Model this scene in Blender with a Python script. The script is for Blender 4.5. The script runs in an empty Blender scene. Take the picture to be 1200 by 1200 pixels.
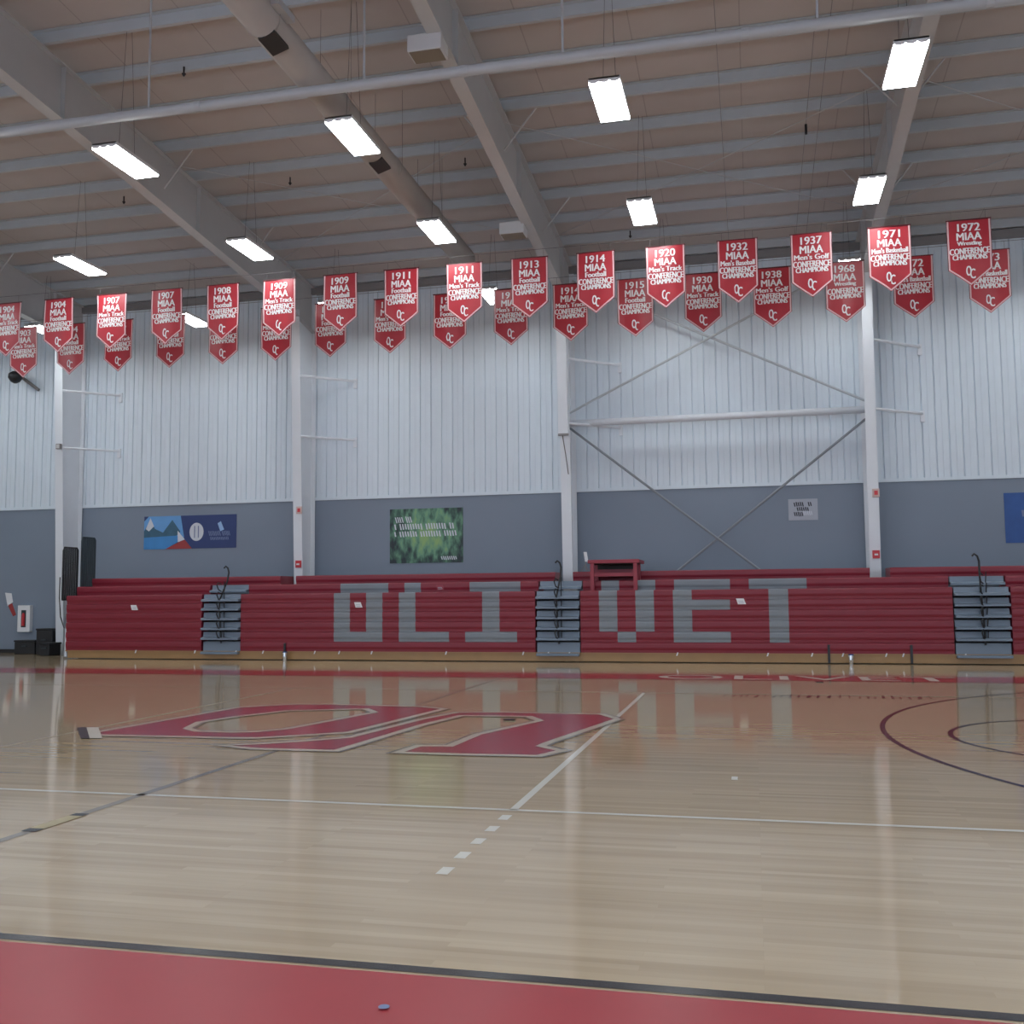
import bpy, math, random
from mathutils import Vector
random.seed(7)
S = bpy.context.scene
COL = S.collection
PI = math.pi

# ------------------------------------------------------------------ materials
def new_mat(name):
    m = bpy.data.materials.new(name)
    m.use_nodes = True
    nt = m.node_tree
    return m, nt, nt.nodes['Principled BSDF']

def plain(name, rgb, rough=0.5, metal=0.0, var=0.06, scale=3.0, spec=0.5):
    """one colour with a faint mottling of wear"""
    m, nt, b = new_mat(name)
    tc = nt.nodes.new('ShaderNodeTexCoord')
    nz = nt.nodes.new('ShaderNodeTexNoise'); nz.inputs['Scale'].default_value = scale
    nz.inputs['Detail'].default_value = 3
    mr = nt.nodes.new('ShaderNodeMapRange')
    mr.inputs['To Min'].default_value = 1 - var; mr.inputs['To Max'].default_value = 1 + var
    mx = nt.nodes.new('ShaderNodeMix'); mx.data_type = 'RGBA'; mx.blend_type = 'MULTIPLY'
    mx.inputs['Factor'].default_value = 1
    mx.inputs['A'].default_value = (*rgb, 1)
    nt.links.new(tc.outputs['Object'], nz.inputs['Vector'])
    nt.links.new(nz.outputs['Fac'], mr.inputs['Value'])
    nt.links.new(mr.outputs['Result'], mx.inputs['B'])
    nt.links.new(mx.outputs['Result'], b.inputs['Base Color'])
    b.inputs['Roughness'].default_value = rough
    b.inputs['Metallic'].default_value = metal
    b.inputs['Specular IOR Level'].default_value = spec
    return m

def emissive(name, rgb, strength):
    m, nt, b = new_mat(name)
    b.inputs['Base Color'].default_value = (0.9, 0.9, 0.9, 1)
    b.inputs['Emission Color'].default_value = (*rgb, 1)
    b.inputs['Emission Strength'].default_value = strength
    return m

def wood_floor(name):
    m, nt, b = new_mat(name)
    L = nt.links
    tc = nt.nodes.new('ShaderNodeTexCoord')
    br = nt.nodes.new('ShaderNodeTexBrick')
    br.offset = 0.37; br.offset_frequency = 3; br.squash = 1.0
    br.inputs['Scale'].default_value = 1
    br.inputs['Brick Width'].default_value = 1.35
    br.inputs['Row Height'].default_value = 0.057
    br.inputs['Mortar Size'].default_value = 0.0009
    br.inputs['Color1'].default_value = (0.0, 0.0, 0.0, 1)
    br.inputs['Color2'].default_value = (1, 1, 1, 1)
    br.inputs['Mortar'].default_value = (0.0, 0.0, 0.0, 1)
    L.new(tc.outputs['Object'], br.inputs['Vector'])
    mp = nt.nodes.new('ShaderNodeMapping'); mp.inputs['Scale'].default_value = (0.55, 7.0, 1)
    L.new(tc.outputs['Object'], mp.inputs['Vector'])
    nz = nt.nodes.new('ShaderNodeTexNoise'); nz.inputs['Scale'].default_value = 1.0; nz.inputs['Detail'].default_value = 5
    L.new(mp.outputs['Vector'], nz.inputs['Vector'])
    ad = nt.nodes.new('ShaderNodeMix'); ad.data_type = 'FLOAT'; ad.inputs['Factor'].default_value = 0.72
    L.new(br.outputs['Color'], ad.inputs['A']); L.new(nz.outputs['Fac'], ad.inputs['B'])
    cr = nt.nodes.new('ShaderNodeValToRGB')
    e = cr.color_ramp.elements
    e[0].position = 0.2; e[0].color = WOOD_D
    e[1].position = 0.8; e[1].color = WOOD_L
    L.new(ad.outputs['Result'], cr.inputs['Fac'])
    L.new(cr.outputs['Color'], b.inputs['Base Color'])
    b.inputs['Roughness'].default_value = 0.08
    b.inputs['Specular IOR Level'].default_value = 0.68
    return m

def green_art(name):
    """printed jungle picture: dark leaves with a bright clearing in the middle"""
    m, nt, b = new_mat(name)
    L = nt.links
    tc = nt.nodes.new('ShaderNodeTexCoord')
    mp = nt.nodes.new('ShaderNodeMapping'); mp.inputs['Rotation'].default_value = (0, -0.5, 0); mp.inputs['Scale'].default_value = (4.0, 1, 1.8)
    nz = nt.nodes.new('ShaderNodeTexNoise'); nz.inputs['Scale'].default_value = 1.5; nz.inputs['Detail'].default_value = 5
    L.new(tc.outputs['Object'], mp.inputs['Vector']); L.new(mp.outputs['Vector'], nz.inputs['Vector'])
    g = nt.nodes.new('ShaderNodeMapping'); g.inputs['Scale'].default_value = (1.05, 1, 1.25); g.inputs['Location'].default_value = (0.0, 0, -0.08)
    gr = nt.nodes.new('ShaderNodeTexGradient'); gr.gradient_type = 'SPHERICAL'
    L.new(tc.outputs['Object'], g.inputs['Vector']); L.new(g.outputs['Vector'], gr.inputs['Vector'])
    mu = nt.nodes.new('ShaderNodeMath'); mu.operation = 'MULTIPLY_ADD'; mu.inputs[1].default_value = 0.34
    L.new(gr.outputs['Fac'], mu.inputs[0]); L.new(nz.outputs['Fac'], mu.inputs[2])
    cr = nt.nodes.new('ShaderNodeValToRGB')
    e = cr.color_ramp.elements
    e[0].position = 0.40; e[0].color = (0.012, 0.025, 0.032, 1)
    e[1].position = 0.86; e[1].color = (0.26, 0.44, 0.16, 1)
    k = e.new(0.53); k.color = (0.05, 0.13, 0.09, 1)
    k = e.new(0.66); k.color = (0.14, 0.32, 0.20, 1)
    L.new(mu.outputs[0], cr.inputs['Fac']); L.new(cr.outputs['Color'], b.inputs['Base Color'])
    b.inputs['Roughness'].default_value = 0.45
    return m

def deck_mat(name, rgb):
    """vinyl faced roof insulation with lap seams every 1.5 m"""
    m, nt, b = new_mat(name)
    L = nt.links
    tc = nt.nodes.new('ShaderNodeTexCoord')
    sx = nt.nodes.new('ShaderNodeSeparateXYZ'); L.new(tc.outputs['Object'], sx.inputs['Vector'])
    ad = nt.nodes.new('ShaderNodeMath'); ad.operation = 'ADD'; ad.inputs[1].default_value = 60.37
    md = nt.nodes.new('ShaderNodeMath'); md.operation = 'MODULO'; md.inputs[1].default_value = 1.83
    lt = nt.nodes.new('ShaderNodeMath'); lt.operation = 'LESS_THAN'; lt.inputs[1].default_value = 0.022
    L.new(sx.outputs['X'], ad.inputs[0]); L.new(ad.outputs[0], md.inputs[0]); L.new(md.outputs[0], lt.inputs[0])
    nz = nt.nodes.new('ShaderNodeTexNoise'); nz.inputs['Scale'].default_value = 1.1; nz.inputs['Detail'].default_value = 4
    L.new(tc.outputs['Object'], nz.inputs['Vector'])
    mr = nt.nodes.new('ShaderNodeMapRange'); mr.inputs['To Min'].default_value = 0.9; mr.inputs['To Max'].default_value = 1.08
    L.new(nz.outputs['Fac'], mr.inputs['Value'])
    m1 = nt.nodes.new('ShaderNodeMix'); m1.data_type = 'RGBA'; m1.blend_type = 'MULTIPLY'; m1.inputs['Factor'].default_value = 1
    m1.inputs['A'].default_value = (*rgb, 1); L.new(mr.outputs['Result'], m1.inputs['B'])
    m2 = nt.nodes.new('ShaderNodeMix'); m2.data_type = 'RGBA'
    L.new(lt.outputs[0], m2.inputs['Factor']); L.new(m1.outputs['Result'], m2.inputs['A'])
    m2.inputs['B'].default_value = (rgb[0]*.76, rgb[1]*.75, rgb[2]*.75, 1)
    L.new(m2.outputs['Result'], b.inputs['Base Color'])
    b.inputs['Roughness'].default_value = 0.7
    return m

WOOD_D = (0.365, 0.272, 0.168, 1)
WOOD_L = (0.51, 0.398, 0.26, 1)
M = {}
M['wood'] = wood_floor('maple_floor')
M['line_white'] = plain('floor_paint_cream', (0.66, 0.63, 0.55), 0.12)
M['line_pale'] = plain('floor_paint_pale', (0.52, 0.46, 0.38), 0.12)
M['line_grey'] = plain('floor_paint_grey', (0.26, 0.225, 0.185), 0.12)
M['line_black'] = plain('floor_paint_black', (0.018, 0.016, 0.018), 0.22)
M['line_purple'] = plain('floor_paint_dark', (0.05, 0.022, 0.03), 0.12)
M['line_yellow'] = plain('floor_tape_yellow', (0.38, 0.32, 0.17), 0.3)
M['floor_red'] = plain('floor_paint_red', (0.30, 0.03, 0.045), 0.2)
M['near_red'] = plain('apron_paint_near', (0.36, 0.042, 0.05), 0.3, spec=0.3)
M['apron_red'] = plain('floor_paint_apron_red', (0.37, 0.045, 0.05), 0.12)
M['siding'] = plain('white_siding', (0.68, 0.76, 0.83), 0.45, var=0.03)
M['grey_wall'] = plain('grey_painted_wall', (0.207, 0.252, 0.318), 0.6, var=0.05, scale=0.8)
M['wall_plain'] = plain('pale_wall', (0.55, 0.56, 0.58), 0.6)
M['base_black'] = plain('black_rubber', (0.016, 0.017, 0.02), 0.5)
M['steel_white'] = plain('white_steel_paint', (0.72, 0.76, 0.81), 0.4, var=0.03)
M['steel_grey'] = plain('pale_grey_steel_paint', (0.50, 0.50, 0.50), 0.5, var=0.04)
M['purlin'] = plain('galvanised_purlin', (0.47, 0.505, 0.53), 0.45, var=0.06)
M['deck'] = deck_mat('roof_insulation', (0.50, 0.455, 0.43))
M['pipe'] = plain('white_pipe_paint', (0.44, 0.455, 0.475), 0.4)
M['duct'] = plain('beige_duct', (0.40, 0.36, 0.325), 0.6)
M['grille'] = plain('dark_grille', (0.03, 0.027, 0.025), 0.6)
M['wire'] = plain('dark_wire', (0.13, 0.125, 0.125), 0.5)
M['rod'] = plain('brace_rod_paint', (0.24, 0.27, 0.30), 0.5)
M['rod_pale'] = plain('brace_rod_pale_paint', (0.46, 0.50, 0.54), 0.5)
M['conduit'] = plain('dull_conduit', (0.24, 0.23, 0.23), 0.5)
M['seat_red'] = plain('red_seat_plastic', (0.215, 0.014, 0.030), 0.4, var=0.05, scale=1.2)
M['seat_red_top'] = plain('red_seat_plastic_upper', (0.23, 0.015, 0.032), 0.4, var=0.05, scale=1.2)
M['seat_grey'] = plain('grey_seat_plastic', (0.21, 0.235, 0.265), 0.4)
M['step_grey'] = plain('blue_grey_step', (0.175, 0.225, 0.29), 0.35)
M['kick_wood'] = plain('varnished_kick_board', (0.34, 0.20, 0.085), 0.35, var=0.15)
M['black_steel'] = plain('black_steel', (0.012, 0.013, 0.016), 0.4)
M['slate_mesh'] = plain('dark_slate_mesh', (0.03, 0.045, 0.055), 0.5)
M['stand_red'] = plain('red_stand_paint', (0.30, 0.03, 0.05), 0.45)
M['stand_shade'] = plain('shaded_underside', (0.02, 0.012, 0.01), 0.6)  # near-black colour paints in the shade inside the red stand
M['banner_red'] = plain('banner_red_vinyl', (0.40, 0.022, 0.035), 0.38, var=0.1, scale=5)
M['banner_dark'] = plain('banner_hem', (0.10, 0.012, 0.018), 0.5)
M['banner_trim'] = plain('banner_trim_pink', (0.70, 0.46, 0.47), 0.5)
M['banner_white'] = plain('banner_lettering_white', (0.80, 0.77, 0.77), 0.5)
M['white_paper'] = plain('white_paper', (0.75, 0.76, 0.78), 0.6)
M['pale_sign'] = plain('pale_sign_board', (0.40, 0.43, 0.50), 0.5)
M['ink'] = plain('dark_ink', (0.02, 0.022, 0.035), 0.5)
M['navy'] = plain('navy_banner', (0.022, 0.045, 0.16), 0.45)
M['sky'] = plain('sky_blue_print', (0.13, 0.34, 0.66), 0.45, var=0.12)
M['lake'] = plain('lake_blue_print', (0.05, 0.24, 0.55), 0.45, var=0.15)
M['teal'] = plain('mountain_teal_print', (0.04, 0.12, 0.19), 0.45, var=0.3, scale=6)
M['snow'] = plain('snow_print', (0.62, 0.66, 0.72), 0.45)
M['print_red'] = plain('print_red', (0.33, 0.04, 0.04), 0.45)
M['pale_blue'] = plain('pale_blue_print', (0.30, 0.48, 0.75), 0.45)
M['dim_blue'] = plain('dim_blue_print', (0.16, 0.21, 0.36), 0.45)
M['royal'] = plain('royal_blue_print', (0.02, 0.085, 0.30), 0.45, var=0.3)
M['green'] = green_art('jungle_print')
M['lime'] = plain('lime_print', (0.20, 0.36, 0.10), 0.45, var=0.3, scale=5)
M['alarm_red'] = plain('alarm_red', (0.55, 0.03, 0.04), 0.4)
M['alarm_pale'] = plain('alarm_pale', (0.60, 0.45, 0.42), 0.4)
M['chrome'] = plain('bright_metal', (0.75, 0.8, 0.85), 0.15, metal=0.9)
M['housing'] = plain('lamp_housing', (0.70, 0.70, 0.70), 0.4)
M['lens'] = emissive('lit_tubes', (0.93, 0.98, 1.0), 26.0)
M['box_white'] = plain('speaker_cabinet_white', (0.62, 0.62, 0.62), 0.5)
M['box_tan'] = plain('speaker_base_tan', (0.22, 0.18, 0.13), 0.6)

# ------------------------------------------------------------------ mesh helpers
WL = {}                                            # world position of every root and part

class MB:
    def __init__(s): s.v = []; s.f = []
    def box(s, x0, x1, y0, y1, z0, z1):
        n = len(s.v)
        s.v += [(x0,y0,z0),(x1,y0,z0),(x1,y1,z0),(x0,y1,z0),(x0,y0,z1),(x1,y0,z1),(x1,y1,z1),(x0,y1,z1)]
        s.f += [tuple(n+i for i in q) for q in ((0,3,2,1),(4,5,6,7),(0,1,5,4),(1,2,6,5),(2,3,7,6),(3,0,4,7))]
        return s
    def hexa(s, pts):
        n = len(s.v); s.v += [tuple(p) for p in pts]
        s.f += [tuple(n+i for i in q) for q in ((0,3,2,1),(4,5,6,7),(0,1,5,4),(1,2,6,5),(2,3,7,6),(3,0,4,7))]
        return s
    def prism_x(s, prof, x0, x1):
        """closed profile of (y, z) swept along x"""
        n = len(s.v); k = len(prof)
        s.v += [(x0, y, z) for y, z in prof] + [(x1, y, z) for y, z in prof]
        s.f.append(tuple(n+i for i in range(k))); s.f.append(tuple(n+k+i for i in reversed(range(k))))
        for i in range(k):
            j = (i+1) % k
            s.f.append((n+i, n+k+i, n+k+j, n+j))
        return s
    def prism_y(s, poly, y0, y1):
        """closed outline of (x, z) given thickness along y"""
        n = len(s.v); k = len(poly)
        s.v += [(x, y0, z) for x, z in poly] + [(x, y1, z) for x, z in poly]
        s.f.append(tuple(n+i for i in range(k))); s.f.append(tuple(n+k+i for i in reversed(range(k))))
        for i in range(k):
            j = (i+1) % k
            s.f.append((n+i, n+k+i, n+k+j, n+j))
        return s
    def flat(s, poly, z):
        n = len(s.v); s.v += [(x, y, z) for x, y in poly]
        s.f.append(tuple(range(n, n+len(poly)))); return s
    def ribbon(s, pts, w, z, closed=False, inset=0.0):
        """flat painted stripe along a path in the plane z"""
        k = len(pts); L_ = []; R_ = []
        for i in range(k):
            a = Vector(pts[i-1] if (closed or i > 0) else pts[i]); c = Vector(pts[(i+1) % k] if (closed or i < k-1) else pts[i])
            p = Vector(pts[i])
            d1 = (p-a).normalized() if (p-a).length > 1e-9 else (c-p).normalized()
            d2 = (c-p).normalized() if (c-p).length > 1e-9 else d1
            t = (d1+d2)
            t = t.normalized() if t.length > 1e-6 else d1
            nrm = Vector((-t.y, t.x))
            q = max(0.7, nrm.dot(Vector((-d1.y, d1.x))))
            L_.append(p+nrm*(inset+w/2)/q); R_.append(p+nrm*(inset-w/2)/q)
        n = len(s.v)
        for a, c in zip(L_, R_): s.v += [(a.x, a.y, z), (c.x, c.y, z)]
        for i in range(k if closed else k-1):
            j = (i+1) % k
            s.f.append((n+2*i+1, n+2*j+1, n+2*j, n+2*i))
        return s
    def tube(s, pts, r, seg=8, caps=True):
        pts = [Vector(p) for p in pts]; k = len(pts); n = len(s.v)
        up = None
        for i, p in enumerate(pts):
            d = ((pts[min(i+1, k-1)]-p).normalized() + (p-pts[max(i-1, 0)]).normalized())
            d = d.normalized() if d.length > 1e-6 else Vector((0, 0, 1))
            if up is None:
                up = Vector((0, 0, 1)) if abs(d.z) < 0.9 else Vector((1, 0, 0))
            a = d.cross(up).normalized(); up = a.cross(d).normalized()
            rr = r[i] if isinstance(r, (list, tuple)) else r
            for j in range(seg):
                t = 2*PI*j/seg
                s.v.append(tuple(p + (a*math.cos(t)+up*math.sin(t))*rr))
        for i in range(k-1):
            for j in range(seg):
                q = (j+1) % seg
                s.f.append((n+i*seg+j, n+i*seg+q, n+(i+1)*seg+q, n+(i+1)*seg+j))
        if caps:
            s.f.append(tuple(n+j for j in reversed(range(seg)))); s.f.append(tuple(n+(k-1)*seg+j for j in range(seg)))
        return s
    def build(s, name, mat, parent=None, origin=None, smooth=False, label=None, bevel=0.0):
        """link as ONE object. Vertices are world coordinates; the origin is the parent's unless given"""
        base = Vector((0, 0, 0)) if parent is None else WL[parent]
        o0 = Vector(origin) if origin is not None else (base if parent is not None else Vector((0, 0, 0)))
        me = bpy.data.meshes.new(name)
        me.from_pydata([tuple(Vector(v)-o0) for v in s.v], [], s.f)
        me.materials.append(M[mat] if isinstance(mat, str) else mat)
        if smooth:
            for p in me.polygons: p.use_smooth = True
        me.update()
        o = bpy.data.objects.new(name, me); COL.objects.link(o)
        if parent is not None: o.parent = parent
        o.location = o0-base
        WL[o] = o0
        if label: o['label'] = label
        if bevel:
            b = o.modifiers.new('bevel', 'BEVEL'); b.width = bevel; b.segments = 2; b.limit_method = 'ANGLE'
        return o

def tag(o, label=None, cat=None, group=None, kind=None):
    if label: o['label'] = label
    if cat: o['category'] = cat
    if group: o['group'] = group
    if kind: o['kind'] = kind
    return o

def thing(name, loc, label, cat, group=None, kind=None):
    o = bpy.data.objects.new(name, None); COL.objects.link(o); o.location = loc
    o.empty_display_size = 0.2
    WL[o] = Vector(loc)
    return tag(o, label, cat, group, kind)

def kids(o): return [c for c in bpy.data.objects if c.parent == o]

def dup(root, loc, label):
    r = root.copy(); COL.objects.link(r); r.location = loc; r['label'] = label; WL[r] = Vector(loc)
    for ch in kids(root):
        c = ch.copy(); COL.objects.link(c); c.parent = r; WL[c] = Vector(loc)
        for g in kids(ch):
            d = g.copy(); COL.objects.link(d); d.parent = c
    return r

TXT = {}
def text_mesh(body, bold=0.0):
    """letters as flat geometry normalised to x 0..1, y 0..1"""
    if body in TXT: return TXT[body]
    cu = bpy.data.curves.new('letters', 'FONT'); cu.body = body; cu.size = 1; cu.offset = bold; cu.resolution_u = 3
    ob = bpy.data.objects.new('letters', cu); COL.objects.link(ob)
    dg = bpy.context.evaluated_depsgraph_get(); dg.update()
    me = bpy.data.meshes.new_from_object(ob.evaluated_get(dg))
    vs = [(v.co.x, v.co.y) for v in me.vertices]; fs = [tuple(p.vertices) for p in me.polygons]
    bpy.data.objects.remove(ob); bpy.data.curves.remove(cu); bpy.data.meshes.remove(me)
    x0 = min(v[0] for v in vs); x1 = max(v[0] for v in vs); y0 = min(v[1] for v in vs); y1 = max(v[1] for v in vs)
    TXT[body] = ([((x-x0)/(x1-x0), (y-y0)/(y1-y0)) for x, y in vs], fs)
    return TXT[body]

def add_text(mb, body, fn, bold=0.0):
    vs, fs = text_mesh(body, bold); n = len(mb.v)
    mb.v += [fn(u, v) for u, v in vs]; mb.f += [tuple(n+i for i in f) for f in fs]

# ------------------------------------------------------------------ dimensions
YW = 26.0                                     # inside face of the far wall
FR = [-19.27, -11.89, -4.54, 2.81]            # portal frames
XL, XR, YN = -27.0, 18.0, -3.0
def z_roof(y): return 10.25 + 0.083*(YW-y)    # underside of the purlins / top of the rafters
XC, YS = -4.72, 7.216                         # centre line, near volleyball sideline
YB = YS-3.12                                  # near basketball sideline

# ------------------------------------------------------------------ floor and its paint
fl = MB().flat([(XL, YN), (XR, YN), (XR, YW+.1), (XL, YW+.1)], 0).build('floor', 'wood'); tag(fl, kind='structure')
def paint(name, mb, mat, label=None):
    return mb.build(name, mat, fl, label=label)
h1, h2, h3 = 0.002, 0.004, 0.006
paint('apron_paint', MB().flat([(XL+4, YN), (XR-4, YN), (XR-4, YB-.06), (XL+4, YB-.06)], h1), 'near_red', 'red painted near apron')
paint('sideline_paint', MB().flat([(XL+4, YB-.035), (XR-4, YB-.035), (XR-4, YB+.035), (XL+4, YB+.035)], h1), 'line_black', 'black near sideline')
paint('far_apron_paint', MB().flat([(XL+8, 18.8), (XR-6, 18.8), (XR-6, 20.1), (XL+8, 20.1)], h1), 'apron_red', 'red painted far apron')
m = MB(); add_text(m, 'OLIVET', lambda u, v: (-1.8+u*5.3, 19.0+v*.9, h2)); add_text(m, 'COLLEGE', lambda u, v: (4.6+u*6.0, 19.0+v*.9, h2))
paint('apron_lettering', m, 'line_white', 'pale letters on the far apron')
paint('volleyball_sideline', MB().ribbon([(XC-9, YS), (XC+9+6, YS)], .055, h1), 'line_white', 'cream near volleyball line')
paint('volleyball_sideline', MB().ribbon([(XC-9, YS+9), (XC+9, YS+9)], .05, h1), 'line_pale')
paint('attack_line', MB().ribbon([(XC+3, YS), (XC+3, YS+9)], .06, h1), 'line_white', 'cream attack line')
paint('attack_line', MB().ribbon([(XC-3, YS), (XC-3, YS+9)], .05, h1), 'line_pale')
for sx in (3, -3):
    for k in range(5):
        y = YS-.25-.35*k
        paint('line_dash', MB().flat([(XC+sx-.035, y-.075), (XC+sx+.035, y-.075), (XC+sx+.035, y+.075), (XC+sx-.035, y+.075)], h1), 'line_white')
paint('center_line', MB().ribbon([(XC, YB), (XC, 18.8)], .075, h1), 'line_grey', 'grey centre line')
paint('floor_tape', MB().ribbon([(XC, 6.02), (XC, 6.42)], .11, h2), 'line_yellow', 'yellow tape on the centre line')
paint('net_plate', MB().ribbon([(XC, 5.93), (XC, 6.02)], .11, h2), 'line_black')
paint('net_plate', MB().ribbon([(XC, 6.42), (XC, 6.5)], .11, h2), 'line_black')
def arc(cx, cy, r, a0, a1, n=60): return [(cx+r*math.cos(a0+(a1-a0)*i/n), cy+r*math.sin(a0+(a1-a0)*i/n)) for i in range(n+1)]
paint('three_point_arc', MB().ribbon(arc(8.0, YS+4.55, 6.64, PI*.54, PI*1.46), .06, h1), 'line_purple', 'dark three-point arc')
paint('free_throw_circle', MB().ribbon(arc(3.84, YS+4.5, 1.82, 0, 2*PI), .055, h1), 'line_purple', 'dark free-throw circle')
# interlocked O and C at mid court
O1 = [(-7.46,10.42),(-7.36,11.23),(-7.24,12.2),(-7.12,13.2),(-6.54,13.68),(-5.94,13.78),(-4.55,13.68),(-4.17,13.46),(-4.52,10.95),(-4.95,10.62),(-5.35,10.34),(-5.64,10.29),(-6.19,10.29),(-7.32,10.24)]
O2 = [(-6.58,10.96),(-6.76,11.54),(-6.57,12.2),(-6.23,12.9),(-5.25,13.3),(-4.97,12.92),(-5.16,12.04),(-5.38,11.08),(-5.61,10.83),(-5.84,10.74),(-6.31,10.74)]
C1 = [(-5.42,9.74),(-5.12,9.92),(-4.74,10.2),(-4.36,10.56),(-4.1,12.3),(-3.87,13.07),(-3.35,13.2),(-1.95,13.18),(-1.68,12.7),(-2.13,10.53),(-2.16,10.28),(-1.89,10.03),(-2.04,9.66),(-2.82,9.62),(-3.46,9.62),(-3.4,10.09),(-3.08,10.14),(-3.03,11.04),(-2.6,12.37),(-2.83,12.78),(-3.72,12.73),(-3.91,11.73),(-4.06,10.12),(-4.11,9.62),(-4.98,9.6)]
def ring(mb, outer, inner, z):
    """flat face between an outline and the hole in it"""
    import bmesh
    from mathutils.geometry import tessellate_polygon
    n = len(mb.v); tri = tessellate_polygon([[Vector((x, y, 0)) for x, y in outer], [Vector((x, y, 0)) for x, y in reversed(inner)]])
    mb.v += [(x, y, z) for x, y in outer] + [(x, y, z) for x, y in reversed(inner)]
    mb.f += [tuple(n+i for i in t) for t in tri]
def fill(mb, outer, z):
    from mathutils.geometry import tessellate_polygon
    n = len(mb.v); tri = tessellate_polygon([[Vector((x, y, 0)) for x, y in outer]])
    mb.v += [(x, y, z) for x, y in outer]; mb.f += [tuple(n+i for i in t) for t in tri]
m = MB(); ring(m, O1, O2, h2); fill(m, C1, h2)
paint('center_logo', m, 'floor_red', 'red interlocked O and C painted at mid court')
m = MB()
for lp in (O1, O2, C1): m.ribbon(lp, .10, h3, True)
paint('logo_border', m, 'line_pale', 'cream border of the mid-court letters')
m = MB()
for lp, sg in ((O1, 1), (O2, -1), (C1, 1)):
    m.ribbon(lp, .035, h3+.001, True, .075*sg)
paint('logo_outline', m, 'line_grey', 'dark outline of the mid-court letters')
paint('logo_tip', MB().flat([(-7.96,10.8),(-7.28,9.95),(-7.18,9.97),(-7.84,10.82)], h3+.002), 'line_black')
paint('logo_tip', MB().flat([(-7.84,10.82),(-7.18,9.97),(-7.04,10.0),(-7.70,10.85)], h3+.002), 'line_white')
m = MB(); x = -.5
while x < 2.5:                                  # a line of small script lettering, too blurred to read
    w = random.uniform(.04, .11); y = 15.75+random.uniform(0, .1)
    m.flat([(x, y), (x+w*.5, y), (x+w, y+random.uniform(.25, .55)), (x+w*.5, y+random.uniform(.25, .5))], h1); x += w+random.uniform(.03, .1)
paint('script_lettering', m, 'line_purple', 'small dark lettering on the wood')
tag(MB().flat(arc(-1.38, 3.69, .022, 0, 2*PI*11/12, 11), .009).build('paint_fleck', 'dim_blue'), 'tiny blue scrap lying on the near red apron', 'scrap')
tag(MB().box(-.22, -.17, 8.72, 8.82, .003, .012).build('tape_scrap', 'line_white'), 'small pale scrap on the wood between attack line and arc', 'scrap')

tag(MB().box(-3.06, -2.92, 12.33, 12.45, .007, .016).build('tape_scrap', 'line_black'), 'tiny dark scrap inside the painted C at mid court', 'scrap')
tag(MB().box(1.02, 1.14, 18.55, 18.72, .003, .012).build('tape_scrap', 'line_purple'), 'tiny dark red scrap just in front of the far red apron', 'scrap')

# ------------------------------------------------------------------ walls
ZG = 4.27
tag(MB().box(XL, XR, YW, YW+.2, 0, ZG).build('wall_far', 'grey_wall'), kind='structure')
m = MB(); x = XL; prof = []
P = 0.3048
while x < XR:                                   # ribbed metal liner panel: flats with narrow grooves
    prof += [(x, YW+.035), (x+.012, YW+.035), (x+.026, YW), (x+P*.48, YW), (x+P*.5, YW+.008), (x+P*.52, YW), (x+P-.014, YW)]
    x += P
n = len(prof)
m.v = [(a, b, ZG) for a, b in prof] + [(a, b, 10.6) for a, b in prof]
m.f = [(i, i+1, n+i+1, n+i) for i in range(n-1)]
tag(m.build('wall_far_upper', 'siding'), kind='structure')
tag(MB().box(XL, XR, YW-.03, YW+.03, ZG-.03, ZG+.05).build('trim_1', 'siding'), kind='structure')
tag(MB().box(XL, -17.9, YW-.025, YW, 0, .11).build('baseboard_far', 'base_black'), kind='structure')
tag(MB().box(XL, XR, YW-.16, YW, 10.06, 10.25).build('trim_2', 'conduit'), kind='structure')      # dark strip standing in for the dark gap at the wall top
tag(MB().box(XL-.2, XL, YN, YW+.2, 0, 10.7).build('wall_left', 'wall_plain'), kind='structure')
tag(MB().box(XR, XR+.2, YN, YW+.2, 0, 10.7).build('wall_right', 'wall_plain'), kind='structure')
m = MB().box(XL, XR, YN-.2, YN, 0, 2.2).box(XL, XR, YN-.2, YN, 6.2, 11)
for k in range(8): m.box(XL+k*6.2, XL+k*6.2+1.2, YN-.2, YN, 2.2, 6.2)
tag(m.build('wall_near', 'wall_plain'), kind='structure')

# ------------------------------------------------------------------ roof
YR = 11.7
zr = z_roof(YR)
m = MB()
m.v = [(XL, YW+.2, z_roof(YW+.2)+.21), (XR, YW+.2, z_roof(YW+.2)+.21), (XR, YR, zr+.21), (XL, YR, zr+.21), (XR, YN-.2, z_roof(2*YR-YN)+.21+.0), (XL, YN-.2, z_roof(2*YR-YN)+.21)]
zn = zr-.083*(YR-YN)+.21
m.v[4] = (XR, YN-.2, zn); m.v[5] = (XL, YN-.2, zn)
m.f = [(0, 1, 2, 3), (3, 2, 4, 5)]
tag(m.build('ceiling', 'deck'), kind='structure')
k = 0; y = 25.77
while y > 9.0:
    zz = z_roof(y) if y > YR else zr-.083*(YR-y)
    pr = [(y-.005, zz), (y+.07, zz), (y+.07, zz+.012), (y+.007, zz+.012), (y+.007, zz+.198), (y+.0, zz+.205), (y-.075, zz+.205), (y-.075, zz+.193), (y-.005, zz+.193)]
    p = MB().prism_x(pr, XL, XR).build('roof_purlin', 'purlin')
    tag(p, 'pale steel purlin running the length of the roof, %s from the far wall' % ['nearest', 'second', 'third', 'fourth', 'fifth', 'sixth', 'seventh', 'eighth', 'ninth', 'tenth', 'eleventh', 'twelfth', 'thirteenth', 'fourteenth'][k], 'purlin', 'roof purlins', 'structure')
    k += 1; y -= 1.245
where = ['behind the left end of the bleacher', 'left of the green poster', 'behind the middle bleacher steps', 'right of the small pale sign']
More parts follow.
